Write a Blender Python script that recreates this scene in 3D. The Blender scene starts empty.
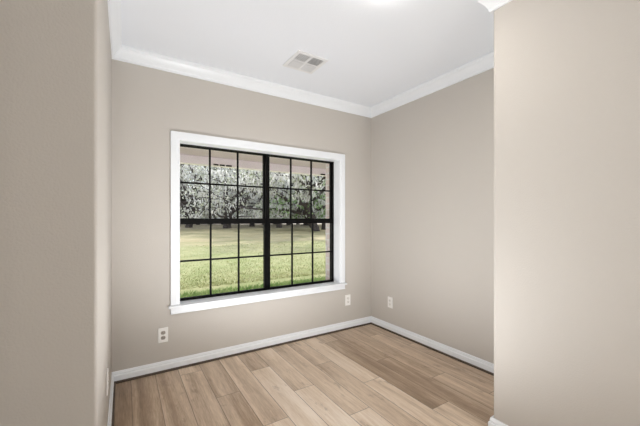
import bpy, bmesh, math, random
from mathutils import Vector, Matrix

S = bpy.context.scene
C = S.collection
PI = math.pi

# ------------------------------------------------------------------ camera
YAW = math.atan(196 / 312)
cd = bpy.data.cameras.new('camera')
cam = bpy.data.objects.new('camera', cd)
C.objects.link(cam)
cam.location = (0, 0, 1.18)
cam.rotation_euler = (PI / 2, 0, -YAW)
cd.sensor_width = 36
cd.lens = 36 * 312 / 640
cd.shift_y = 6.5 / 640
cd.clip_start = 0.02
cd.clip_end = 600
S.camera = cam

# ------------------------------------------------------------------ world / lights / exposure
S.view_settings.view_transform = 'Standard'
S.view_settings.look = 'None'
S.view_settings.exposure = 0.0
S.view_settings.gamma = 1.0
S.view_settings.use_curve_mapping = False

SKY_STRENGTH = 1.9
SUN_STRENGTH = 5.6
REAR_FILL_W = 122
CEILING_FILL_W = 96
FIXTURE_EMIT = 32.0

w = bpy.data.worlds.new('world')
S.world = w
w.use_nodes = True
nt = w.node_tree
nt.nodes.clear()
out = nt.nodes.new('ShaderNodeOutputWorld')
bg = nt.nodes.new('ShaderNodeBackground')
tc = nt.nodes.new('ShaderNodeTexCoord')
sep = nt.nodes.new('ShaderNodeSeparateXYZ')
ramp = nt.nodes.new('ShaderNodeValToRGB')
ramp.color_ramp.elements[0].position = 0.0
ramp.color_ramp.elements[0].color = (0.80, 0.84, 0.90, 1)
ramp.color_ramp.elements[1].position = 0.6
ramp.color_ramp.elements[1].color = (0.55, 0.70, 0.95, 1)
cl = nt.nodes.new('ShaderNodeTexNoise')
cl.inputs['Scale'].default_value = 3.0
cl.inputs['Detail'].default_value = 6
cr = nt.nodes.new('ShaderNodeValToRGB')
cr.color_ramp.elements[0].position = 0.42
cr.color_ramp.elements[1].position = 0.6
mixc = nt.nodes.new('ShaderNodeMix')
mixc.data_type = 'RGBA'
nt.links.new(tc.outputs['Generated'], sep.inputs[0])
nt.links.new(sep.outputs['Z'], ramp.inputs[0])
nt.links.new(tc.outputs['Generated'], cl.inputs['Vector'])
nt.links.new(cl.outputs['Fac'], cr.inputs[0])
nt.links.new(cr.outputs['Color'], mixc.inputs['Factor'])
nt.links.new(ramp.outputs['Color'], mixc.inputs['A'])
mixc.inputs['B'].default_value = (0.92, 0.93, 0.95, 1)
nt.links.new(mixc.outputs['Result'], bg.inputs['Color'])
bg.inputs['Strength'].default_value = SKY_STRENGTH
nt.links.new(bg.outputs[0], out.inputs[0])

sd = bpy.data.lights.new('sun', 'SUN')
sd.energy = SUN_STRENGTH
sd.angle = math.radians(2.0)
sd.color = (1.0, 0.965, 0.93)
sun = bpy.data.objects.new('sun', sd)
C.objects.link(sun)
sun.rotation_euler = Vector((-0.48, -0.62, -0.62)).to_track_quat('-Z', 'Y').to_euler()
sun.location = (0, 4, 20)

# unseen area light added behind the camera as fill, outside the rear opening
ad = bpy.data.lights.new('rear_fill', 'AREA')
ad.shape = 'RECTANGLE'
ad.size = 2.6
ad.size_y = 2.0
ad.energy = REAR_FILL_W
ad.color = (1.0, 0.985, 0.965)
al = bpy.data.objects.new('rear_fill', ad)
C.objects.link(al)
al.location = (-0.5, -4.78, 1.15)
al.rotation_euler = (PI / 2, 0, PI)      # faces +y
al.rotation_euler = Vector((0, 1, 0)).to_track_quat('-Z', 'Z').to_euler()

# unseen fill spot added on the floor, aimed up to brighten ceiling and alcove
fd = bpy.data.lights.new('ceiling_fill', 'SPOT')
fd.energy = CEILING_FILL_W
fd.spot_size = math.radians(176)
fd.spot_blend = 0.85
fd.shadow_soft_size = 0.06
fd.color = (0.95, 0.975, 1.0)
fo = bpy.data.objects.new('ceiling_fill', fd)
C.objects.link(fo)
fo.location = (0.76, 1.45, 0.07)
fo.rotation_euler = Vector((0.26, 0.16, 1.0)).to_track_quat('-Z', 'Y').to_euler()


# ------------------------------------------------------------------ material helpers
def mat(name, col, rough=0.6, metal=0.0, spec=None, noise=None, bump=None):
    """noise=(scale, amount) varies the value a little; bump=(scale, strength)."""
    m = bpy.data.materials.new(name)
    m.use_nodes = True
    t = m.node_tree
    b = t.nodes['Principled BSDF']
    b.inputs['Base Color'].default_value = (*col, 1)
    b.inputs['Roughness'].default_value = rough
    b.inputs['Metallic'].default_value = metal
    if spec is not None:
        b.inputs['Specular IOR Level'].default_value = spec
    tcn = t.nodes.new('ShaderNodeTexCoord')
    if noise:
        n = t.nodes.new('ShaderNodeTexNoise')
        n.inputs['Scale'].default_value = noise[0]
        n.inputs['Detail'].default_value = 5
        t.links.new(tcn.outputs['Object'], n.inputs['Vector'])
        h = t.nodes.new('ShaderNodeHueSaturation')
        h.inputs['Color'].default_value = (*col, 1)
        mr = t.nodes.new('ShaderNodeMapRange')
        mr.inputs['From Min'].default_value = 0.3
        mr.inputs['From Max'].default_value = 0.7
        mr.inputs['To Min'].default_value = 1 - noise[1]
        mr.inputs['To Max'].default_value = 1 + noise[1]
        t.links.new(n.outputs['Fac'], mr.inputs['Value'])
        t.links.new(mr.outputs[0], h.inputs['Value'])
        t.links.new(h.outputs[0], b.inputs['Base Color'])
    if bump:
        n = t.nodes.new('ShaderNodeTexNoise')
        n.inputs['Scale'].default_value = bump[0]
        n.inputs['Detail'].default_value = 3
        t.links.new(tcn.outputs['Object'], n.inputs['Vector'])
        bp = t.nodes.new('ShaderNodeBump')
        bp.inputs['Strength'].default_value = bump[1]
        bp.inputs['Distance'].default_value = 0.004
        t.links.new(n.outputs['Fac'], bp.inputs['Height'])
        t.links.new(bp.outputs[0], b.inputs['Normal'])
    return m


M = {}
M['wall'] = mat('greige_wall_paint', (0.56, 0.522, 0.478), 0.75, spec=0.3, noise=(1.3, 0.012), bump=(140, 0.25))
M['ceiling'] = mat('ceiling_paint', (0.845, 0.870, 0.912), 0.9, spec=0.2, noise=(1.0, 0.01), bump=(120, 0.2))
M['trim'] = mat('white_semigloss_trim', (0.84, 0.86, 0.885), 0.35, noise=(6, 0.008))
M['base_strip'] = mat('dark_base_strip', (0.075, 0.052, 0.036), 0.6, noise=(20, 0.2))
M['black'] = mat('black_window_frame', (0.0025, 0.0023, 0.0023), 0.5, spec=0.12, noise=(30, 0.1))
M['plate'] = mat('white_plastic', (0.88, 0.86, 0.83), 0.4, noise=(20, 0.01))
M['receptacle_tan'] = mat('tan_receptacle', (0.36, 0.32, 0.28), 0.45, noise=(40, 0.05))
M['receptacle_white'] = mat('white_receptacle', (0.80, 0.77, 0.73), 0.4, noise=(40, 0.02))
M['slot'] = mat('outlet_slot_dark', (0.03, 0.028, 0.025), 0.7, noise=(50, 0.1))
M['screw'] = mat('screw_metal', (0.6, 0.58, 0.55), 0.35, metal=0.8, noise=(60, 0.05))
M['vent_white'] = mat('white_enamel', (0.80, 0.80, 0.80), 0.45, noise=(10, 0.01))
M['vent_slat'] = mat('louver_enamel', (0.70, 0.70, 0.70), 0.45, noise=(10, 0.02))
M['vent_dark'] = mat('vent_duct_grey', (0.22, 0.22, 0.225), 0.8, noise=(8, 0.15))
M['soffit'] = mat('porch_soffit_paint', (0.60, 0.52, 0.56), 0.8, noise=(2.0, 0.05))
M['beam'] = mat('porch_beam_paint', (0.97, 0.92, 0.95), 0.7, noise=(3.0, 0.03))
M['dark_strip'] = mat('dark_beam_strip', (0.03, 0.025, 0.025), 0.5, metal=0.3, noise=(20, 0.1))
M['concrete'] = mat('porch_concrete', (0.80, 0.75, 0.76), 0.85, noise=(4, 0.08), bump=(30, 0.3))
M['roof'] = mat('roof_shingle', (0.18, 0.16, 0.15), 0.9, noise=(9, 0.3))
M['bark'] = mat('oak_bark', (0.06, 0.048, 0.044), 0.95, noise=(2.5, 0.45), bump=(8, 0.6))


def emit(name, col, s):
    m = bpy.data.materials.new(name)
    m.use_nodes = True
    t = m.node_tree
    b = t.nodes['Principled BSDF']
    b.inputs['Base Color'].default_value = (0.9, 0.9, 0.9, 1)
    b.inputs['Emission Color'].default_value = (*col, 1)
    b.inputs['Emission Strength'].default_value = s
    return m


def leafy(name, cols, scale, rough=0.75, trans=0.5):
    m = bpy.data.materials.new(name)
    m.use_nodes = True
    t = m.node_tree
    b = t.nodes['Principled BSDF']
    b.inputs['Roughness'].default_value = rough
    b.inputs['Specular IOR Level'].default_value = 0.2
    tcn = t.nodes.new('ShaderNodeTexCoord')
    n = t.nodes.new('ShaderNodeTexNoise')
    n.inputs['Scale'].default_value = scale
    n.inputs['Detail'].default_value = 4
    n.inputs['Roughness'].default_value = 0.7
    r = t.nodes.new('ShaderNodeValToRGB')
    els = r.color_ramp.elements
    els[0].position, els[0].color = 0.34, (*cols[0], 1)
    els[1].position, els[1].color = 0.66, (*cols[-1], 1)
    for i, c in enumerate(cols[1:-1]):
        e = els.new(0.34 + 0.32 * (i + 1) / (len(cols) - 1))
        e.color = (*c, 1)
    t.links.new(tcn.outputs['Object'], n.inputs['Vector'])
    t.links.new(n.outputs['Fac'], r.inputs[0])
    t.links.new(r.outputs[0], b.inputs['Base Color'])
    tr = t.nodes.new('ShaderNodeBsdfTranslucent')
    t.links.new(r.outputs[0], tr.inputs['Color'])
    mx = t.nodes.new('ShaderNodeMixShader')
    mx.inputs[0].default_value = trans
    t.links.new(b.outputs[0], mx.inputs[1])
    t.links.new(tr.outputs[0], mx.inputs[2])
    t.links.new(mx.outputs[0], t.nodes['Material Output'].inputs[0])
    return m


M['leaf'] = leafy('oak_leaves', [(0.22, 0.25, 0.14), (0.54, 0.55, 0.45), (0.88, 0.87, 0.83)], 1.4)
M['leaf_green'] = leafy('bright_green_leaves', [(0.13, 0.21, 0.08), (0.30, 0.43, 0.19), (0.58, 0.68, 0.42)], 1.5)
M['moss'] = leafy('spanish_moss_grey', [(0.50, 0.48, 0.46), (0.74, 0.72, 0.70), (0.92, 0.91, 0.89)], 1.1)
M['blade'] = leafy('grass_blades', [(0.27, 0.31, 0.12), (0.42, 0.42, 0.22), (0.58, 0.54, 0.35)], 0.9, trans=0.3)
M['blade_green'] = leafy('green_grass_blades', [(0.16, 0.26, 0.08), (0.27, 0.38, 0.14), (0.40, 0.47, 0.22)], 2.0, trans=0.3)

# glass: mostly clear with a weak mirror coat
g = bpy.data.materials.new('window_glass')
g.use_nodes = True
t = g.node_tree
t.nodes.clear()
o_ = t.nodes.new('ShaderNodeOutputMaterial')
mx = t.nodes.new('ShaderNodeMixShader')
tr = t.nodes.new('ShaderNodeBsdfTransparent')
tr.inputs['Color'].default_value = (0.97, 0.98, 0.975, 1)
gl = t.nodes.new('ShaderNodeBsdfGlossy')
gl.inputs['Roughness'].default_value = 0.02
fr = t.nodes.new('ShaderNodeFresnel')
fr.inputs['IOR'].default_value = 1.12
t.links.new(fr.outputs[0], mx.inputs[0])
t.links.new(tr.outputs[0], mx.inputs[1])
t.links.new(gl.outputs[0], mx.inputs[2])
t.links.new(mx.outputs[0], o_.inputs[0])
M['glass'] = g

# pale brick
bk = mat('pale_brick', (0.7, 0.6, 0.55), 0.9)
t = bk.node_tree
tcn = t.nodes.new('ShaderNodeTexCoord')
mp = t.nodes.new('ShaderNodeMapping')
mp.inputs['Rotation'].default_value = (PI / 2, 0, 0)
br = t.nodes.new('ShaderNodeTexBrick')
br.inputs['Color1'].default_value = (0.66, 0.56, 0.53, 1)
br.inputs['Color2'].default_value = (0.74, 0.66, 0.63, 1)
br.inputs['Mortar'].default_value = (0.72, 0.70, 0.68, 1)
br.inputs['Scale'].default_value = 1.0
br.inputs['Brick Width'].default_value = 0.2
br.inputs['Row Height'].default_value = 0.068
br.inputs['Mortar Size'].default_value = 0.008
cmb = t.nodes.new('ShaderNodeCombineXYZ')
sp = t.nodes.new('ShaderNodeSeparateXYZ')
add = t.nodes.new('ShaderNodeMath')
t.links.new(tcn.outputs['Object'], sp.inputs[0])
t.links.new(sp.outputs['X'], add.inputs[0])
t.links.new(sp.outputs['Y'], add.inputs[1])
t.links.new(add.outputs[0], cmb.inputs['X'])
t.links.new(sp.outputs['Z'], cmb.inputs['Y'])
t.links.new(cmb.outputs[0], br.inputs['Vector'])
t.links.new(br.outputs['Color'], t.nodes['Principled BSDF'].inputs['Base Color'])
M['brick'] = bk

# field: green lawn near the house, dry tan grass further out, litter under the trees
gr = mat('field_grass', (0.4, 0.4, 0.2), 0.95, spec=0.1)
t = gr.node_tree
b = t.nodes['Principled BSDF']
geo = t.nodes.new('ShaderNodeNewGeometry')


def tnoise(scale, detail=5, rough=0.6):
    n = t.nodes.new('ShaderNodeTexNoise')
    n.inputs['Scale'].default_value = scale
    n.inputs['Detail'].default_value = detail
    n.inputs['Roughness'].default_value = rough
    t.links.new(geo.outputs['Position'], n.inputs['Vector'])
    return n.outputs['Fac']


def trng(v, a, b_, c=0.0, d=1.0):
    m = t.nodes.new('ShaderNodeMapRange')
    m.inputs['From Min'].default_value = a
    m.inputs['From Max'].default_value = b_
    m.inputs['To Min'].default_value = c
    m.inputs['To Max'].default_value = d
    t.links.new(v, m.inputs['Value'])
    return m.outputs[0]


def tmix(f, a, b_):
    m = t.nodes.new('ShaderNodeMix')
    m.data_type = 'RGBA'
    t.links.new(f, m.inputs['Factor'])
    for k, v in (('A', a), ('B', b_)):
        if isinstance(v, tuple):
            m.inputs[k].default_value = (*v, 1)
        else:
            t.links.new(v, m.inputs[k])
    return m.outputs['Result']


def tadd(a, b_):
    m = t.nodes.new('ShaderNodeMath')
    t.links.new(a, m.inputs[0])
    t.links.new(b_, m.inputs[1])
    return m.outputs[0]


sp = t.nodes.new('ShaderNodeSeparateXYZ')
t.links.new(geo.outputs['Position'], sp.inputs[0])
Y = sp.outputs['Y']
n1 = tnoise(0.25)
n2 = tnoise(1.6, 6, 0.7)
n3 = tnoise(6.0, 4, 0.7)
near = tmix(trng(n2, 0.35, 0.65), (0.26, 0.29, 0.12), (0.42, 0.40, 0.22))
far = tmix(trng(n1, 0.35, 0.65), (0.24, 0.21, 0.11), (0.44, 0.35, 0.215))
far = tmix(trng(n2, 0.45, 0.7, 0, 0.6), far, (0.48, 0.42, 0.30))
yy = tadd(Y, trng(n1, 0.3, 0.7, -4, 4))
grass = tmix(trng(yy, 9, 20), near, far)
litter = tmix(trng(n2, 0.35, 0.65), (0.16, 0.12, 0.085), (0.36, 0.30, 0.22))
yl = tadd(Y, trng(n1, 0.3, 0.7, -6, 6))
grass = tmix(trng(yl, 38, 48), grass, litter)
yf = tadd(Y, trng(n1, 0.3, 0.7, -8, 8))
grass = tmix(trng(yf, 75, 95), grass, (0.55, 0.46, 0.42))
fine = tmix(trng(n3, 0.3, 0.7, 0, 0.35), grass, (0.17, 0.19, 0.07))
t.links.new(fine, b.inputs['Base Color'])
M['field'] = gr

# oak planks: per-plank tone comes as face attributes, grain runs along each plank
fl = mat('oak_plank_floor', (0.5, 0.4, 0.3), 0.42, spec=0.5)
t = fl.node_tree
b = t.nodes['Principled BSDF']
geo = t.nodes.new('ShaderNodeNewGeometry')
att = t.nodes.new('ShaderNodeAttribute')
att.attribute_name = 'tone'
att2 = t.nodes.new('ShaderNodeAttribute')
att2.attribute_name = 'seed'
uv = t.nodes.new('ShaderNodeUVMap')
cmb = t.nodes.new('ShaderNodeCombineXYZ')
sp = t.nodes.new('ShaderNodeSeparateXYZ')
t.links.new(geo.outputs['Position'], sp.inputs[0])


def mth(op, a, b_=None):
    m = t.nodes.new('ShaderNodeMath')
    m.operation = op
    for i, v in enumerate((a, b_)):
        if v is None:
            continue
        if isinstance(v, (int, float)):
            m.inputs[i].default_value = v
        else:
            t.links.new(v, m.inputs[i])
    return m.outputs[0]


t.links.new(mth('MULTIPLY', sp.outputs['X'], 1.0), cmb.inputs['X'])
t.links.new(mth('MULTIPLY', sp.outputs['Y'], 0.07), cmb.inputs['Y'])
t.links.new(mth('MULTIPLY', att2.outputs['Fac'], 37.0), cmb.inputs['Z'])


def gnoise(scale, detail, rough, dist=0.0):
    n = t.nodes.new('ShaderNodeTexNoise')
    n.inputs['Scale'].default_value = scale
    n.inputs['Detail'].default_value = detail
    n.inputs['Roughness'].default_value = rough
    n.inputs['Distortion'].default_value = dist
    t.links.new(cmb.outputs[0], n.inputs['Vector'])
    return n.outputs['Fac']


g1 = gnoise(13, 4, 0.55, 0.6)     # broad streaks
g2 = gnoise(110, 5, 0.75)           # fine grain
cmb2 = t.nodes.new('ShaderNodeCombineXYZ')
t.links.new(sp.outputs['X'], cmb2.inputs['X'])
t.links.new(mth('MULTIPLY', sp.outputs['Y'], 0.40), cmb2.inputs['Y'])
t.links.new(mth('MULTIPLY', att2.outputs['Fac'], 53.0), cmb2.inputs['Z'])
vo = t.nodes.new('ShaderNodeTexNoise')
vo.inputs['Scale'].default_value = 13
vo.inputs['Detail'].default_value = 5
vo.inputs['Roughness'].default_value = 0.65
t.links.new(cmb2.outputs[0], vo.inputs['Vector'])
knot = trng(vo.outputs['Fac'], 0.59, 0.72, 0, 0.65)
tone = tadd(att.outputs['Fac'], trng(g1, 0.3, 0.7, -0.20, 0.20))
tone = tadd(tone, trng(g2, 0.3, 0.7, -0.14, 0.14))
rp = t.nodes.new('ShaderNodeValToRGB')
els = rp.color_ramp.elements
els[0].position, els[0].color = 0.0, (0.20, 0.130, 0.080, 1)
els[1].position, els[1].color = 1.0, (0.94, 0.81, 0.68, 1)
e = els.new(0.35)
e.color = (0.44, 0.315, 0.215, 1)
e = els.new(0.7)
e.color = (0.75, 0.595, 0.45, 1)
t.links.new(tone, rp.inputs[0])
colr = tmix(knot, rp.outputs[0], (0.25, 0.17, 0.11))
su = t.nodes.new('ShaderNodeSeparateXYZ')
t.links.new(uv.outputs[0], su.inputs[0])
# uv in metres from the nearest plank edges
du = mth('MINIMUM', su.outputs['X'], mth('SUBTRACT', 0.158, su.outputs['X']))
dv = mth('MINIMUM', su.outputs['Y'], mth('SUBTRACT', 1.22, su.outputs['Y']))
seam = trng(mth('MINIMUM', du, dv), 0.0008, 0.0026, 0.72, 0.0)
colr = tmix(seam, colr, (0.06, 0.038, 0.025))
t.links.new(colr, b.inputs['Base Color'])
t.links.new(trng(g2, 0.3, 0.7, 0.33, 0.45), b.inputs['Roughness'])
bp = t.nodes.new('ShaderNodeBump')
bp.inputs['Strength'].default_value = 0.12
bp.inputs['Distance'].default_value = 0.002
t.links.new(g2, bp.inputs['Height'])
t.links.new(bp.outputs[0], b.inputs['Normal'])
M['floor'] = fl


# ------------------------------------------------------------------ mesh helpers
def box(bm, x0, x1, y0, y1, z0, z1, bevel=0.0, edges=None, segs=2):
    r = bmesh.ops.create_cube(bm, size=1.0)
    vs = r['verts']
    for v in vs:
        v.co = Vector(((x0 + x1) / 2 + v.co.x * (x1 - x0), (y0 + y1) / 2 + v.co.y * (y1 - y0),
                       (z0 + z1) / 2 + v.co.z * (z1 - z0)))
    if bevel:
        es = set()
        for v in vs:
            es.update(v.link_edges)
        if edges:
            es = [e_ for e_ in es if edges(e_)]
        bmesh.ops.bevel(bm, geom=list(es), offset=bevel, segments=segs, affect='EDGES', profile=0.5)


def obj(name, bm, m, parent=None, smooth=False):
    me = bpy.data.meshes.new(name)
    bmesh.ops.recalc_face_normals(bm, faces=bm.faces[:])
    bm.to_mesh(me)
    bm.free()
    me.materials.append(m)
    if smooth:
        for p in me.polygons:
            p.use_smooth = True
    o = bpy.data.objects.new(name, me)
    C.objects.link(o)
    if parent:
        o.parent = parent
    return o


def raw(name, verts, faces, m, parent=None):
    me = bpy.data.meshes.new(name)
    me.from_pydata(verts, [], faces)
    me.update()
    me.materials.append(m)
    o = bpy.data.objects.new(name, me)
    C.objects.link(o)
    if parent:
        o.parent = parent
    return o


def empty(name, loc, rot=(0, 0, 0)):
    o = bpy.data.objects.new(name, None)
    o.location = loc
    o.rotation_euler = rot
    o.empty_display_size = 0.1
    C.objects.link(o)
    return o


def tag(o, label, cat, group=None, kind=None):
    o['label'] = label
    o['category'] = cat
    if group:
        o['group'] = group
    if kind:
        o['kind'] = kind
    return o


def struct(o, label=None):
    o['kind'] = 'structure'
    if label:
        o['label'] = label
    return o


def sbox(name, *a, m='wall', **k):
    bm = bmesh.new()
    box(bm, *a, **k)
    return struct(obj(name, bm, M[m]))


def cyl(bm, r, d, mtx, seg=24, r2=None):
    bmesh.ops.create_cone(bm, cap_ends=True, segments=seg, radius1=r, radius2=r if r2 is None else r2, depth=d, matrix=mtx)


# ------------------------------------------------------------------ room shell
XL, XR, YB = -0.075, 2.385, 2.70          # alcove: left wall, right wall, window wall
YL = 1.280                                # where the left wall turns away
XN, YN = 1.735, 0.961                     # outside corner of the near right wall
XP = -0.335                               # left side of the passage
YP = -1.2                                 # passage opens into the room behind
RX0, RX1, RY0 = -2.2, 3.6, -4.6
ZC = 2.43
T = 0.12


def vert_edge(x, y):
    def f(e_):
        a, b_ = e_.verts
        return all(abs(v.co.x - x) < 1e-4 and abs(v.co.y - y) < 1e-4 for v in (a, b_))
    return f


# floor planks
rng = random.Random(4)
PW, PL, PX0 = 0.158, 1.22, 0.043
joints = {-1: 2.92, 0: 1.80, 1: 2.98, 2: 2.56, 3: 2.11, 4: 1.68, 5: 2.34, 6: 1.912, 7: 1.496, 8: 2.153, 9: 1.74, 10: 1.272,
          11: 1.95, 12: 1.527, 13: 2.40, 14: 2.05}
tones = {(-1, 0): .20, (-1, -1): .22, (-1, -2): .30, (0, 0): .30, (0, -1): .36, (1, 0): .36, (1, -1): .42, (2, 0): .62, (2, -1): .50, (3, 0): .50, (3, -1): .44,
         (4, 0): .64, (4, -1): .80, (5, 0): .46, (5, -1): .80, (6, 0): .66, (6, -1): .80, (7, 0): .62, (7, -1): .80,
         (8, 0): .68, (8, -1): .56, (9, 0): .68, (9, -1): .76, (10, 0): .30, (10, -1): .60, (11, 0): .42, (11, -1): .36,
         (12, 0): .52, (12, -1): .56, (13, 0): .50, (13, -1): .56, (14, 0): .48, (14, -1): .54}
fv, ff, ftone, fseed, fuv = [], [], [], [], []
k0 = math.floor((RX0 - 0.1 - PX0) / PW)
k1 = math.ceil((RX1 + 0.1 - PX0) / PW)
for k in range(k0, k1):
    j0 = joints.get(k, rng.uniform(1.2, 2.4))
    for n in range(-6, 3):
        ya, yb = j0 + n * PL, j0 + (n + 1) * PL
        xa, xb = PX0 + k * PW, PX0 + (k + 1) * PW
        y0c, y1c = max(ya, RY0 - 0.1), min(yb, YB + 0.1)
        if y1c <= y0c:
            continue
        i = len(fv)
        fv += [(xa, y0c, 0), (xb, y0c, 0), (xb, y1c, 0), (xa, y1c, 0)]
        ff.append((i, i + 1, i + 2, i + 3))
        ftone.append(tones.get((k, n), rng.uniform(.4, .75)))
        fseed.append(rng.random())
        fuv += [(0, y0c - ya), (PW, y0c - ya), (PW, y1c - ya), (0, y1c - ya)]
floor = raw('floor', fv, ff, M['floor'])
me = floor.data
a1 = me.attributes.new('tone', 'FLOAT', 'FACE')
a2 = me.attributes.new('seed', 'FLOAT', 'FACE')
a1.data.foreach_set('value', ftone)
a2.data.foreach_set('value', fseed)
ul = me.uv_layers.new(name='UVMap')
for i, c in enumerate(fuv):
    ul.data[i].uv = c
struct(floor, 'wide oak plank floor running towards the window wall')

sbox('ceiling', RX0 - T, RX1 + T, RY0 - T, YB + T, ZC, ZC + 0.1, m='ceiling')


def holed(name, x0, x1, z0, z1, hx0, hx1, hz0, hz1, y0, y1, m):
    vs = []
    for y in (y0, y1):
        vs += [(x0, y, z0), (x1, y, z0), (x1, y, z1), (x0, y, z1), (hx0, y, hz0), (hx1, y, hz0), (hx1, y, hz1), (hx0, y, hz1)]
    fs = []
    for k in range(4):
        q = (k + 1) % 4
        fs.append((k, q, 4 + q, 4 + k))
        fs.append((8 + k, 12 + k, 12 + q, 8 + q))
        fs.append((k, 8 + k, 8 + q, q))
        fs.append((4 + k, 4 + q, 12 + q, 12 + k))
    bm = bmesh.new()
    bv = [bm.verts.new(v) for v in vs]
    for f_ in fs:
        bm.faces.new([bv[i] for i in f_])
    return struct(obj(name, bm, M[m]))


# window opening
WX0, WX1, WZ0, WZ1 = 0.372, 1.940, 0.504, 1.812
holed('wall_back', XL - T, XR + T, 0, ZC, WX0, WX1, WZ0 - 0.02, WZ1, YB, YB + T, 'wall')
holed('wall_outside_brick', -7, 10, -0.3, 2.45, WX0 + 0.0, WX1 + 0.004, WZ0 - 0.06, WZ1 + 0.004, YB + T, 2.975, 'brick')
sbox('wall_left', XP - 0.10, XL, YL, YB + T - 0.001, 0, ZC, bevel=0.013, edges=vert_edge(XL, YL), segs=6)
sbox('wall_right', XR, XR + T, YN - 0.05, YB + T, 0, ZC)
sbox('wall_near_right', XN, XR + T, YP, YN, 0, ZC, bevel=0.024, edges=vert_edge(XN, YN), segs=6)
sbox('wall_near_left', XP - T, XP, YP, YL + 0.03, 0, ZC)
sbox('wall_rear_left', RX0 - T, RX0, RY0, YP, 0, ZC)
sbox('wall_rear_right', RX1, RX1 + T, RY0, YP, 0, ZC)
sbox('wall_rear_return_left', RX0 - T, XP - T, YP, YP + T, 0, ZC)
sbox('wall_rear_return_right', XR + T, RX1 + T, YP, YP + T, 0, ZC)
holed('wall_rear', RX0 - T, RX1 + T, 0, ZC, -1.85, 0.85, 0.1, 2.2, RY0 - T, RY0, 'wall')


# ------------------------------------------------------------------ crown and base mouldings
def sweep(path, prof, names, m, closed_ends=True):
    """path: wall line points with the room on the RIGHT-hand side of travel; prof: (distance from wall, z)."""
    P = [Vector(p) for p in path]
    N = len(P)
    nrm = []
    for i in range(N - 1):
        d = (P[i + 1] - P[i]).normalized()
        nrm.append(Vector((d.y, -d.x)))
    def off(i, dist):
        if i == 0:
            return P[0] + nrm[0] * dist
        if i == N - 1:
            return P[-1] + nrm[-1] * dist
        a, b_ = nrm[i - 1], nrm[i]
        mtr = (a + b_) / (1 + a.dot(b_))
        return P[i] + mtr * dist
    for i in range(N - 1):
        vs, fs = [], []
        for j in (i, i + 1):
            for d, z in prof:
                q = off(j, d)
                vs.append((q.x, q.y, z))
        n = len(prof)
        for k in range(n):
            q = (k + 1) % n
            fs.append((k, q, n + q, n + k))
        fs.append(tuple(range(n)))
        fs.append(tuple(range(2 * n - 1, n - 1, -1)))
        bm = bmesh.new()
        bv = [bm.verts.new(v) for v in vs]
        for f_ in fs:
            bm.faces.new([bv[a] for a in f_])
        struct(obj(names[i], bm, M[m]))


path = [(XP, YP), (XP, YL), (XL, YL), (XL, YB), (XR, YB), (XR, YN), (XN, YN), (XN, YP)]
crown = [(-0.002, ZC - .095), (.009, ZC - .095), (.012, ZC - .090), (.012, ZC - .080), (.016, ZC - .076), (.020, ZC - .067),
         (.027, ZC - .055), (.037, ZC - .042), (.046, ZC - .033), (.052, ZC - .027), (.053, ZC - .020), (.058, ZC - .018),
         (.061, ZC - .012), (.061, ZC + .002), (-0.002, ZC + .002)]
sweep(path, crown, ['trim_%d' % i for i in range(1, 8)], 'trim')
base = [(-0.002, 0.003), (.015, 0.003), (.015, .048), (.0135, .054), (.008, .057), (.008, .062), (.0095, .064), (.008, .070), (.006, .078), (.004, .081), (-0.002, .081)]
bn = ['baseboard_passage_left', 'baseboard_left_return', 'baseboard_left', 'baseboard_back', 'baseboard_right',
      'baseboard_right_return', 'baseboard_near_right']
sweep(path, base, bn, 'trim')
base_strip = [(.010, -0.001), (.025, -0.001), (.025, .009), (.021, .014), (.010, .017)]  # thin dark strip along the foot of the baseboards
sweep(path, base_strip, ['trim_%d' % i for i in range(8, 15)], 'base_strip')

# ------------------------------------------------------------------ window
win = struct(empty('window_1', ((WX0 + WX1) / 2, YB, WZ0)), 'white cased window with black sashes divided into small panes')
WINV = Matrix.Translation(-Vector(win.location))


def wobj(name, bm, m, parent=None):
    o = obj(name, bm, M[m], parent or win)
    if parent is None:
        o.matrix_parent_inverse = WINV
    return o


CW = 0.064


def casing_piece(pts, name):
    """flat casing board with a raised outer back band"""
    bm = bmesh.new()
    for (x0, x1, z0, z1, y) in pts:
        box(bm, x0, x1, YB - y, YB + 0.001, z0, z1, bevel=0.003, segs=2)
    wobj(name, bm, 'trim')


e = 0.004
casing_piece([(WX0 - CW, WX0 - 0.018, WZ0, WZ1 + CW, 0.018), (WX0 - CW + 0.028, WX0 + e, WZ0, WZ1 + 0.02, 0.013)], 'side_casing')
casing_piece([(WX1 + 0.018, WX1 + CW, WZ0, WZ1 + CW, 0.018), (WX1 - e, WX1 + CW - 0.028, WZ0, WZ1 + 0.02, 0.013)], 'side_casing')
casing_piece([(WX0 - CW + 0.02, WX1 + CW - 0.02, WZ1 + 0.018, WZ1 + CW, 0.0178), (WX0 - CW + 0.03, WX1 + CW - 0.03, WZ1 - e, WZ1 + CW - 0.028, 0.0128)], 'head_casing')
FY = 2.800                                 # inner face of the black frame
bm = bmesh.new()
box(bm, WX0 - CW - 0.016, WX1 + CW + 0.016, YB - 0.038, YB + 0.0005, WZ0 - 0.02, WZ0, bevel=0.006, segs=3)
box(bm, WX0 + 0.001, WX1 - 0.001, YB - 0.01, FY + 0.06, WZ0 - 0.018, WZ0 - 0.0005)
wobj('sill', bm, 'trim')
bm = bmesh.new()
box(bm, WX0 - CW, WX1 + CW, YB - 0.016, YB + 0.001, WZ0 - 0.068, WZ0 - 0.019, bevel=0.003)
box(bm, WX0 - CW + 0.0, WX1 + CW - 0.0, YB - 0.020, YB + 0.001, WZ0 - 0.068, WZ0 - 0.056, bevel=0.003)
wobj('apron', bm, 'trim')
bm = bmesh.new()
JT = 0.004
box(bm, WX0, WX0 + JT, YB - 0.001, FY + 0.05, WZ0, WZ1)
box(bm, WX1 - JT, WX1, YB - 0.001, FY + 0.05, WZ0, WZ1)
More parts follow.
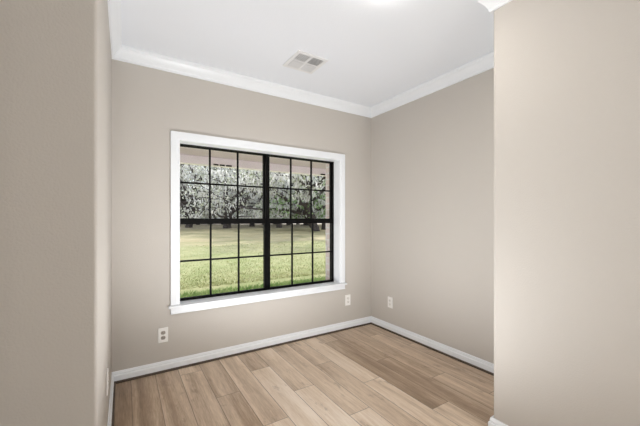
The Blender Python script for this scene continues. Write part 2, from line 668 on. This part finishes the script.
box(bm, WX0 + JT, WX1 - JT, YB - 0.001, FY + 0.05, WZ1 - JT, WZ1)
wobj('jamb', bm, 'trim')

fx0, fx1, fz0, fz1 = WX0 + JT, WX1 - JT, WZ0, WZ1 - JT
bm = bmesh.new()
box(bm, fx0, fx0 + 0.006, FY, FY + 0.07, fz0, fz1)
box(bm, fx1 - 0.006, fx1, FY, FY + 0.07, fz0, fz1)
box(bm, fx0 + 0.006, fx1 - 0.006, FY, FY + 0.07, fz1 - 0.006, fz1)
box(bm, fx0 + 0.006, fx1 - 0.006, FY, FY + 0.07, fz0, fz0 + 0.010)
wobj('frame', bm, 'black')
xm = 1.167
bm = bmesh.new()
box(bm, xm - 0.018, xm + 0.018, FY - 0.004, FY + 0.07, fz0 + 0.010, fz1 - 0.006, bevel=0.002)
box(bm, xm - 0.007, xm + 0.007, FY - 0.010, FY, fz0 + 0.010, fz1 - 0.006, bevel=0.002)
wobj('mullion', bm, 'black')
zm = (WZ0 + WZ1) / 2 + 0.008


def sash(x0, x1, z0, z1, y, name, low):
    r = 0.011
    top = 0.050 if low else 0.006
    bot = 0.010 if low else 0.048
    bm = bmesh.new()
    box(bm, x0, x0 + r, y, y + 0.026, z0, z1)
    box(bm, x1 - r, x1, y, y + 0.026, z0, z1)
    box(bm, x0 + r, x1 - r, y, y + 0.026, z1 - top, z1)
    box(bm, x0 + r, x1 - r, y, y + 0.026, z0, z0 + bot)
    s = wobj(name, bm, 'black')
    gx0, gx1, gz0, gz1 = x0 + r, x1 - r, z0 + bot, z1 - top
    bm = bmesh.new()
    mw = 0.0072
    for k in (1, 2):
        x = gx0 + (gx1 - gx0) * k / 3
        box(bm, x - mw, x + mw, y + 0.005, y + 0.019, gz0, gz1)
    zz = (gz0 + gz1) / 2
    for k in range(3):
        xa = gx0 + (gx1 - gx0) * k / 3 + (mw if k else 0)
        xb = gx0 + (gx1 - gx0) * (k + 1) / 3 - (mw if k < 2 else 0)
        box(bm, xa, xb, y + 0.005, y + 0.019, zz - mw, zz + mw)
    mo = obj('muntins', bm, M['black'], s)
    bm = bmesh.new()
    box(bm, gx0, gx1, y + 0.0205, y + 0.0235, gz0, gz1)
    pn = obj('pane', bm, M['glass'], s)
    return s


for (xa, xb) in ((fx0 + 0.006, xm - 0.018), (xm + 0.018, fx1 - 0.006)):
    sash(xa, xb, zm - 0.026, fz1 - 0.006, FY + 0.036, 'upper_sash', False)
    sash(xa, xb, fz0 + 0.010, zm + 0.024, FY + 0.006, 'lower_sash', True)

# unseen patio opening added behind the camera to let the rear fill in
pat = struct(empty('added_rear_window', (-0.5, RY0 - 0.06, 0.1)))
pinv = Matrix.Translation(-Vector(pat.location))
bm = bmesh.new()
for x in (-1.85, -0.53, 0.79):
    box(bm, x, x + 0.06, RY0 - 0.09, RY0 - 0.03, 0.1, 2.2)
box(bm, -1.79, 0.79, RY0 - 0.09, RY0 - 0.03, 0.1, 0.16)
box(bm, -1.79, 0.79, RY0 - 0.09, RY0 - 0.03, 2.14, 2.2)
o = obj('frame', bm, M['trim'], pat)
o.matrix_parent_inverse = pinv
for (a, b_) in ((-1.79, -0.53), (-0.47, 0.79)):
    bm = bmesh.new()
    box(bm, a, b_, RY0 - 0.063, RY0 - 0.057, 0.16, 2.14)
    o = obj('pane', bm, M['glass'], pat)
    o.matrix_parent_inverse = pinv


# ------------------------------------------------------------------ wall plates
def outlet(loc, rz, label, rec, group=None):
    """local frame: plate lies in xz, facing -y"""
    r = tag(empty('wall_outlet', loc, (0, 0, rz)), label, 'outlet', 'duplex outlets low on the walls')
    bm = bmesh.new()
    box(bm, -0.035, 0.035, -0.006, 0.0005, -0.0575, 0.0575, bevel=0.0035, segs=3)
    obj('cover_plate', bm, M['plate'], r)
    for s in (-1, 1):
        bm = bmesh.new()
        zc = s * 0.0195
        cyl(bm, 0.0165, 0.003, Matrix.Translation((0, -0.0068, zc)) @ Matrix.Rotation(PI / 2, 4, 'X'))
        for v in bm.verts:
            v.co.z = zc + max(-0.0135, min(0.0135, v.co.z - zc))
        q = obj('receptacle', bm, M[rec], r)
        bm = bmesh.new()
        box(bm, -0.0075, -0.0053, -0.0088, -0.008, zc - 0.002, zc + 0.007)
        box(bm, 0.0053, 0.0075, -0.0088, -0.008, zc - 0.001, zc + 0.006)
        cyl(bm, 0.0024, 0.0008, Matrix.Translation((0, -0.0084, zc - 0.0075)) @ Matrix.Rotation(PI / 2, 4, 'X'), 12)
        obj('slots', bm, M['slot'], q)
    bm = bmesh.new()
    cyl(bm, 0.003, 0.0012, Matrix.Translation((0, -0.0065, 0)) @ Matrix.Rotation(PI / 2, 4, 'X'), 14)
    obj('screw', bm, M['screw'], r)
    return r


outlet((0.257, YB, 0.283), 0, 'wall outlet with two grey-brown sockets below the left end of the window sill', 'receptacle_tan')
outlet((2.050, YB, 0.309), 0, 'pale wall outlet on the window wall, just right of the window sill', 'receptacle_white')
outlet((XR, 2.398, 0.304), -PI / 2, 'pale wall outlet on the bare right wall, near the room corner', 'receptacle_white')
outlet((XL, 1.93, 0.35), PI / 2, 'white wall outlet seen edge-on on the narrow left wall', 'receptacle_white')

# ------------------------------------------------------------------ ceiling vent: four quadrants of louvers
VX, VY, VS = 1.222, 2.165, 0.270
vent = tag(empty('ceiling_vent', (VX, VY, ZC)), 'square white four-way air vent with louvers set in the ceiling', 'vent')
bm = bmesh.new()
h = VS / 2
box(bm, -h, h, -h, -h + 0.030, -0.008, 0.001, bevel=0.003)
box(bm, -h, h, h - 0.030, h, -0.008, 0.001, bevel=0.003)
box(bm, -h, -h + 0.030, -h + 0.030, h - 0.030, -0.008, 0.001, bevel=0.003)
box(bm, h - 0.030, h, -h + 0.030, h - 0.030, -0.008, 0.001, bevel=0.003)
obj('frame', bm, M['vent_white'], vent)
bm = bmesh.new()
q = h - 0.030
box(bm, -0.008, 0.008, -q, q, -0.007, 0.0)
box(bm, -q, -0.008, -0.008, 0.008, -0.007, 0.0)
box(bm, 0.008, q, -0.008, 0.008, -0.007, 0.0)
obj('cross_bar', bm, M['vent_white'], vent)
bm = bmesh.new()
box(bm, -q, q, -q, q, -0.0012, -0.0004)
obj('duct_backing', bm, M['vent_dark'], vent)


def louver(cx, cy, axis, tilt, length):
    bm = bmesh.new()
    box(bm, -length / 2, length / 2, -0.0085, 0.0085, -0.0008, 0.0008)
    R_ = Matrix.Rotation(tilt, 4, 'X')
    if axis == 'Y':
        R_ = Matrix.Rotation(PI / 2, 4, 'Z') @ R_
    bm.transform(Matrix.Translation((cx, cy, -0.0085)) @ R_)
    obj('louver', bm, M['vent_slat'], vent)


L_ = q - 0.008
mid = (q + 0.008) / 2
for (sx, sy, axis, tilt) in ((-1, 1, 'X', 0.05), (-1, -1, 'Y', -0.34), (1, -1, 'X', 0.36), (1, 1, 'Y', 0.60)):
    n = 6
    for i in range(n):
        d = 0.008 + L_ * (i + 0.5) / n
        if axis == 'X':
            louver(sx * mid, sy * d, 'X', tilt, L_)
        else:
            louver(sx * d, sy * mid, 'Y', tilt, L_)

# ------------------------------------------------------------------ ceiling lights
M['lamp'] = emit('lit_diffuser', (1.0, 0.97, 0.93), FIXTURE_EMIT)


def dome_light(loc, label, r=0.15, m='lamp'):
    root = tag(empty('ceiling_light', loc), label, 'light')
    bm = bmesh.new()
    cyl(bm, r - 0.012, 0.02, Matrix.Translation((0, 0, -0.0095)), 48)
    obj('lamp_base', bm, M['vent_white'], root)
    bm = bmesh.new()
    bmesh.ops.create_uvsphere(bm, u_segments=40, v_segments=20, radius=1)
    bmesh.ops.delete(bm, geom=[v for v in bm.verts if v.co.z > 0.02], context='VERTS')
    for v in bm.verts:
        v.co = Vector((v.co.x * r, v.co.y * r, -0.019 + min(v.co.z, 0) * 0.028))
    obj('lamp_shade', bm, M[m], root, smooth=True)
    return root


dome_light((1.134, 1.147, ZC), 'lit white flush ceiling light barely showing at the top edge of the photo')

# ------------------------------------------------------------------ porch outside the window
SY = 5.82
sbox('porch_soffit', -7, 10, 2.976, SY + 0.001, 2.302, 2.34, m='soffit')
bm = bmesh.new()
box(bm, -7, 10, SY, SY + 0.14, 2.160, 2.42, bevel=0.006)
struct(obj('porch_beam', bm, M['beam']))
bm = bmesh.new()
box(bm, -7, 10, SY - 0.02, SY + 0.42, 2.42, 2.46)
box(bm, -7, 10, SY + 0.40, SY + 0.43, 2.36, 2.50)
struct(obj('porch_eave', bm, M['beam']))
bm = bmesh.new()
vs = [(-7.2, -5.2, 2.62), (10.2, -5.2, 2.62), (10.2, 0.5, 4.6), (-7.2, 0.5, 4.6), (-7.2, SY + 0.5, 2.50), (10.2, SY + 0.5, 2.50)]
bv = [bm.verts.new(v) for v in vs]
bm.faces.new([bv[i] for i in (0, 1, 2, 3)])
bm.faces.new([bv[i] for i in (3, 2, 5, 4)])
bmesh.ops.solidify(bm, geom=bm.faces[:], thickness=0.05)
struct(obj('roof', bm, M['roof']))
sbox('porch_floor', -7, 10, 2.976, 5.05, -0.30, -0.04, m='concrete')
for i, x in enumerate((-1.7, 5.8)):
    p = struct(empty('porch_post', (x, SY + 0.07, -0.15)))
    bm = bmesh.new()
    box(bm, -0.06, 0.06, -0.06, 0.06, 0.0, 2.295, bevel=0.006)
    obj('shaft', bm, M['beam'], p)
    bm = bmesh.new()
    box(bm, -0.09, 0.09, -0.09, 0.09, -0.01, 0.14, bevel=0.008)
    obj('plinth', bm, M['beam'], p)
    bm = bmesh.new()
    box(bm, -0.08, 0.08, -0.075, 0.075, 2.22, 2.2945, bevel=0.006)
    obj('capital', bm, M['beam'], p)

# three dark strips in a row and a single one further right, set on the porch beam face
cA, sA = math.cos(YAW), math.sin(YAW)


def ray(px, depth):
    u = (px - 320) / 312
    return depth * (sA + cA * u), depth * (cA - sA * u)


def at_y(px, y):
    u = (px - 320) / 312
    d = y / (cA - sA * u)
    return d * (sA + cA * u)


strips = ((213.4, 218.4), (219.6, 224.8), (226.0, 231.6), (320.5, 325.0))
slabels = ('leftmost short dark strip of the three on the porch beam', 'middle short dark strip of the three on the porch beam',
           'right-hand short dark strip of the three on the porch beam', 'lone short dark strip at the right end of the porch beam')
for (a, b_), lb in zip(strips, slabels):
    x0, x1 = at_y(a, SY), at_y(b_, SY)
    r = tag(empty('beam_dash', ((x0 + x1) / 2, SY, 2.176)), lb, 'dark_strip', 'dark strips on the porch beam')
    bm = bmesh.new()
    hw = (x1 - x0) / 2
    box(bm, -hw, hw, -0.012, 0.001, -0.014, 0.014, bevel=0.003)
    obj('strip', bm, M['dark_strip'], r)
    for s in (-1, 1):
        bm = bmesh.new()
        cyl(bm, 0.006, 0.004, Matrix.Translation((s * hw * 0.8, -0.013, 0)) @ Matrix.Rotation(PI / 2, 4, 'X'), 10)
        obj('end_disc', bm, M['dark_strip'], r)

# ------------------------------------------------------------------ field
ZG = -0.15
vs, fs = [], []
nx, ny = 60, 60
for j in range(ny + 1):
    y = 2.98 + (420 - 2.98) * (j / ny) ** 2.2
    for i in range(nx + 1):
        x = -160 + 420 * i / nx
        hgt = 0.0 if y < 9 else 0.05 * math.sin(x * 0.21 + y * 0.13) * min(1, (y - 9) / 10)
        vs.append((x, y, ZG + hgt))
for j in range(ny):
    for i in range(nx):
        a = j * (nx + 1) + i
        fs.append((a, a + 1, a + nx + 2, a + nx + 1))
struct(raw('ground_field', vs, fs, M['field']), 'open grass field outside the window')


def grass(name, n, ylo, yhi, hlo, hhi, wlo, m, label, seed, powr=1.0):
    R_ = random.Random(seed)
    vs, fs = [], []
    for _ in range(n):
        y = ylo + (yhi - ylo) * R_.random() ** powr
        x = R_.uniform(0.03 * y - 0.6, 0.78 * y + 0.8)
        z = ZG - 0.005
        hh = R_.uniform(hlo, hhi)
        a = R_.uniform(0, 2 * PI)
        wd = wlo * R_.uniform(0.6, 1.5)
        dx, dy = math.cos(a) * wd, math.sin(a) * wd
        lx, ly = R_.gauss(0, 0.4) * hh, R_.gauss(0, 0.4) * hh
        i = len(vs)
        vs += [(x - dx, y - dy, z), (x + dx, y + dy, z), (x + dx * .5 + lx * .5, y + dy * .5 + ly * .5, z + hh * .6), (x + lx, y + ly, z + hh)]
        fs.append((i, i + 1, i + 2, i + 3))
    o = raw(name, vs, fs, M[m])
    tag(o, label, 'grass', kind='stuff')
    return o


grass('lawn_grass', 26000, 6.4, 17, 0.02, 0.055, 0.008, 'blade', 'yellow-green mown grass of the field beyond the porch', 3, 1.5)
grass('edge_grass', 6000, 5.2, 5.95, 0.04, 0.10, 0.007, 'blade_green', 'strip of darker green grass along the porch edge', 5)  # band of darker, greener blades next to the porch


# ------------------------------------------------------------------ live oaks hung with moss
def tube_pts(vs, fs, pts, rads, seg=6):
    prev = None
    for i, p in enumerate(pts):
        d = (pts[min(i + 1, len(pts) - 1)] - pts[max(i - 1, 0)]).normalized()
        up = Vector((0, 0, 1)) if abs(d.z) < 0.9 else Vector((1, 0, 0))
        a = d.cross(up).normalized()
        b_ = d.cross(a)
        i0 = len(vs)
        for k in range(seg):
            an = 2 * PI * k / seg
            q = p + (a * math.cos(an) + b_ * math.sin(an)) * rads[i]
            vs.append((q.x, q.y, q.z))
        if prev is not None:
            for k in range(seg):
                k2 = (k + 1) % seg
                fs.append((prev + k, prev + k2, i0 + k2, i0 + k))
        prev = i0


def make_tree(name, loc, label, seed, H, spread, tr, leaf='leaf', nleaf=4000, nmoss=2600, lean=(0, 0), fork=0.2, ls=0.15, limbs=()):
    R_ = random.Random(seed)
    root = tag(empty(name, loc), label, 'tree', 'live oaks across the field')
    vs, fs, tips = [], [], []

    def limb(p, d, length, r, lvl):
        n = 7 if lvl < 2 else 5
        pts, rads = [p.copy()], [r]
        cur, dr = p.copy(), d.copy()
        for i in range(n):
            dr = dr + Vector((R_.gauss(0, .22), R_.gauss(0, .22), R_.gauss(0, .16)))
            if lvl == 1:
                dr.z += 0.10 if i > n * 0.5 else -0.10
            dr.normalize()
            cur = cur + dr * (length / n)
            if cur.z < 1.6 and lvl > 0:
                cur.z = 1.6 + R_.random() * 0.3
            pts.append(cur.copy())
            rads.append(max(r * (1 - 0.72 * (i + 1) / n), 0.045))
            if lvl >= 1 and i >= 1:
                tips.append((cur.copy(), 0.3 + 0.17 * lvl))
            if lvl < 3 and (lvl > 0) and i >= 1 and R_.random() < (0.8 if lvl == 1 else 0.55):
                nd = dr + Vector((R_.gauss(0, .75), R_.gauss(0, .75), R_.uniform(-.35, .75)))
                limb(cur, nd.normalized(), length * R_.uniform(.38, .6), rads[-1] * 0.8, lvl + 1)
        tube_pts(vs, fs, pts, rads)

    top = Vector((lean[0], lean[1], H * fork))
    trunk_pts = [Vector((0, 0, -0.25)), Vector((0, 0, 0.25)) + top * 0.05, top * 0.5 + Vector((R_.gauss(0, .15), R_.gauss(0, .15), 0)), top]
    tube_pts(vs, fs, trunk_pts, [tr * 1.3, tr * 1.05, tr, tr * 0.95], 10)
    nb = 7
    for k in range(nb):
        an = 2 * PI * (k + R_.random() * .7) / nb
        el = R_.uniform(0.25, 1.1)
        d = Vector((math.cos(an) * math.cos(el), math.sin(an) * math.cos(el), math.sin(el)))
        ln = spread * math.cos(el) + H * 0.85 * math.sin(el)
        limb(top, d, ln * R_.uniform(.8, 1.05), tr * R_.uniform(.5, .75), 1)
    for pl in limbs:
        pts = [Vector(q[0]) - root.location for q in pl]
        tube_pts(vs, fs, pts, [q[1] for q in pl], 7)
    raw('trunk', vs, fs, M['bark'], root)

    vs, fs = [], []
    for _ in range(nleaf):
        c, rad = R_.choice(tips)
        p = c + Vector((R_.gauss(0, rad), R_.gauss(0, rad), R_.gauss(0.15, rad * .6)))
        if p.z < 1.2:
            continue
        n1 = Vector((R_.gauss(0, 1), R_.gauss(0, 1), R_.gauss(0, 1))).normalized()
        n2 = n1.cross(Vector((R_.gauss(0, 1), R_.gauss(0, 1), R_.gauss(0, 1)))).normalized()
        s1, s2 = ls * R_.uniform(.6, 1.5), ls * R_.uniform(.4, 1.0)
        i = len(vs)
        for q in (p - n1 * s1, p + n2 * s2, p + n1 * s1, p - n2 * s2):
            vs.append((q.x, q.y, q.z))
        fs.append((i, i + 1, i + 2, i + 3))
    raw('foliage', vs, fs, M[leaf], root)

    vs, fs = [], []
    for _ in range(nmoss):
        c, rad = R_.choice(tips)
        p = c + Vector((R_.gauss(0, rad * .55), R_.gauss(0, rad * .55), R_.gauss(-.05, .2)))
        ln = R_.uniform(.15, .6)
        if p.z - ln < 0.9:
            ln = max(0.15, p.z - 0.9)
        a = R_.uniform(0, PI)
        dx, dy = math.cos(a) * ls * R_.uniform(.3, .9), math.sin(a) * ls * R_.uniform(.3, .9)
        ox, oy = R_.gauss(0, .1), R_.gauss(0, .1)
        i = len(vs)
        vs += [(p.x - dx, p.y - dy, p.z), (p.x + dx, p.y + dy, p.z + .05), (p.x + dx * .7 + ox, p.y + dy * .7 + oy, p.z - ln * .5),
               (p.x + ox, p.y + oy, p.z - ln), (p.x - dx * .8 + ox, p.y - dy * .8 + oy, p.z - ln * .45)]
        fs.append((i, i + 1, i + 2, i + 3, i + 4))
    raw('hanging_moss', vs, fs, M['moss'], root)
    return root


def place(px, d):
    x, y = ray(px, d)
    return (x, y, ZG)


protos = []
main = [
    (227, 47, 'sprawling mossy live oak with forked dark trunk behind the left sash', 11, 12.5, 9.5, 0.55, 'leaf', (0.6, 0)),
    (189, 50, 'mossy live oak at the far left edge of the window view', 23, 12.5, 9.0, 0.5, 'leaf', (-0.5, .3)),
    (316, 35, 'leaning live oak trunk with dark limbs behind the right sash', 37, 9.5, 6.5, 0.42, 'leaf', (-1.2, 0)),
    (325, 41, 'greener bushy live oak at the right edge of the window view', 41, 9.5, 5.0, 0.45, 'leaf_green', (0.3, 0)),
    (279, 52, 'mossy live oak standing just right of the central mullion', 53, 12.0, 8.5, 0.42, 'leaf', (0.5, 0)),
    (252, 60, 'mossy live oak set further back, right of the forked one', 67, 13.5, 9.0, 0.45, 'leaf', (0, 0)),
]
LIMBS = {
    11: (44.5, [[(227, 226, .6), (226.5, 212, .5), (227, 204, .42), (232, 199, .32), (237, 195, .24), (241, 188, .14)],
              [(227, 204, .4), (224, 199, .32), (227, 195, .24), (226, 186, .14)],
              [(228, 217, .35), (233, 211, .32), (239, 208, .3), (246, 207, .26), (254, 209, .2), (261, 212.5, .12)],
              [(239, 208, .24), (245, 203, .2), (243, 197, .14)]]),
    23: (47.5, [[(190, 226, .5), (193, 212, .42), (194, 206, .36), (188, 203, .3), (182, 202, .2)],
              [(194, 206, .34), (200, 200, .32), (193, 195, .28), (187, 191, .18)]]),
    37: (33.0, [[(315, 230, .5), (313, 217, .42), (311, 212, .37), (308, 206.5, .32), (302, 204, .25), (296, 203, .14)],
              [(302, 204, .22), (300, 200, .18), (296, 198, .1)]]),
    53: (49.0, [[(279, 226, .42), (281, 213, .36), (290, 210, .22), (296, 209, .1)],
              [(281, 212, .3), (276, 208.5, .24), (270, 208, .14)],
              [(281, 213, .3), (284, 200, .24), (290, 198, .14)],
              [(284, 200, .22), (281, 195.5, .18), (273, 191, .1)]]),
}
for (px, d, lb, sd_, H, sprd, tr, lf, ln) in main:
    lm = []
    if sd_ in LIMBS:
        dl, pls = LIMBS[sd_]
        for pl in pls:
            lm.append([((*ray(a, dl), 1.18 - (b_ - 219.5) / 312 * dl), r_ * 0.75) for a, b_, r_ in pl])
    protos.append(make_tree('live_oak', place(px, d), lb, sd_, H, sprd, tr, lf, lean=ln, limbs=lm))


def copy_tree(src, loc, rz, sc, label, group):
    r = src.copy()
    C.objects.link(r)
    r.location = loc
    r.rotation_euler = (0, 0, rz)
    r.scale = (sc, sc, sc)
    r['label'] = label
    r['group'] = group
    for ch in list(src.children):
        c = ch.copy()
        C.objects.link(c)
        c.parent = r
    return r


R_ = random.Random(8)
farl = [(172, 78), (184, 84), (198, 76), (210, 88), (224, 80), (236, 92), (252, 84), (264, 78), (275, 88), (289, 76), (298, 86), (306, 70), (330, 66), (338, 80), (346, 62), (150, 72), (120, 82), (85, 74), (45, 86), (-10, 76), (372, 74), (410, 66)]
for i, (px, d) in enumerate(farl):
    copy_tree(protos[(0, 1, 4, 5)[i % 4]], place(px, d), R_.uniform(0, 6.28), R_.uniform(.95, 1.25),
              'pale mossy oak in the far tree row across the field', 'far tree row')
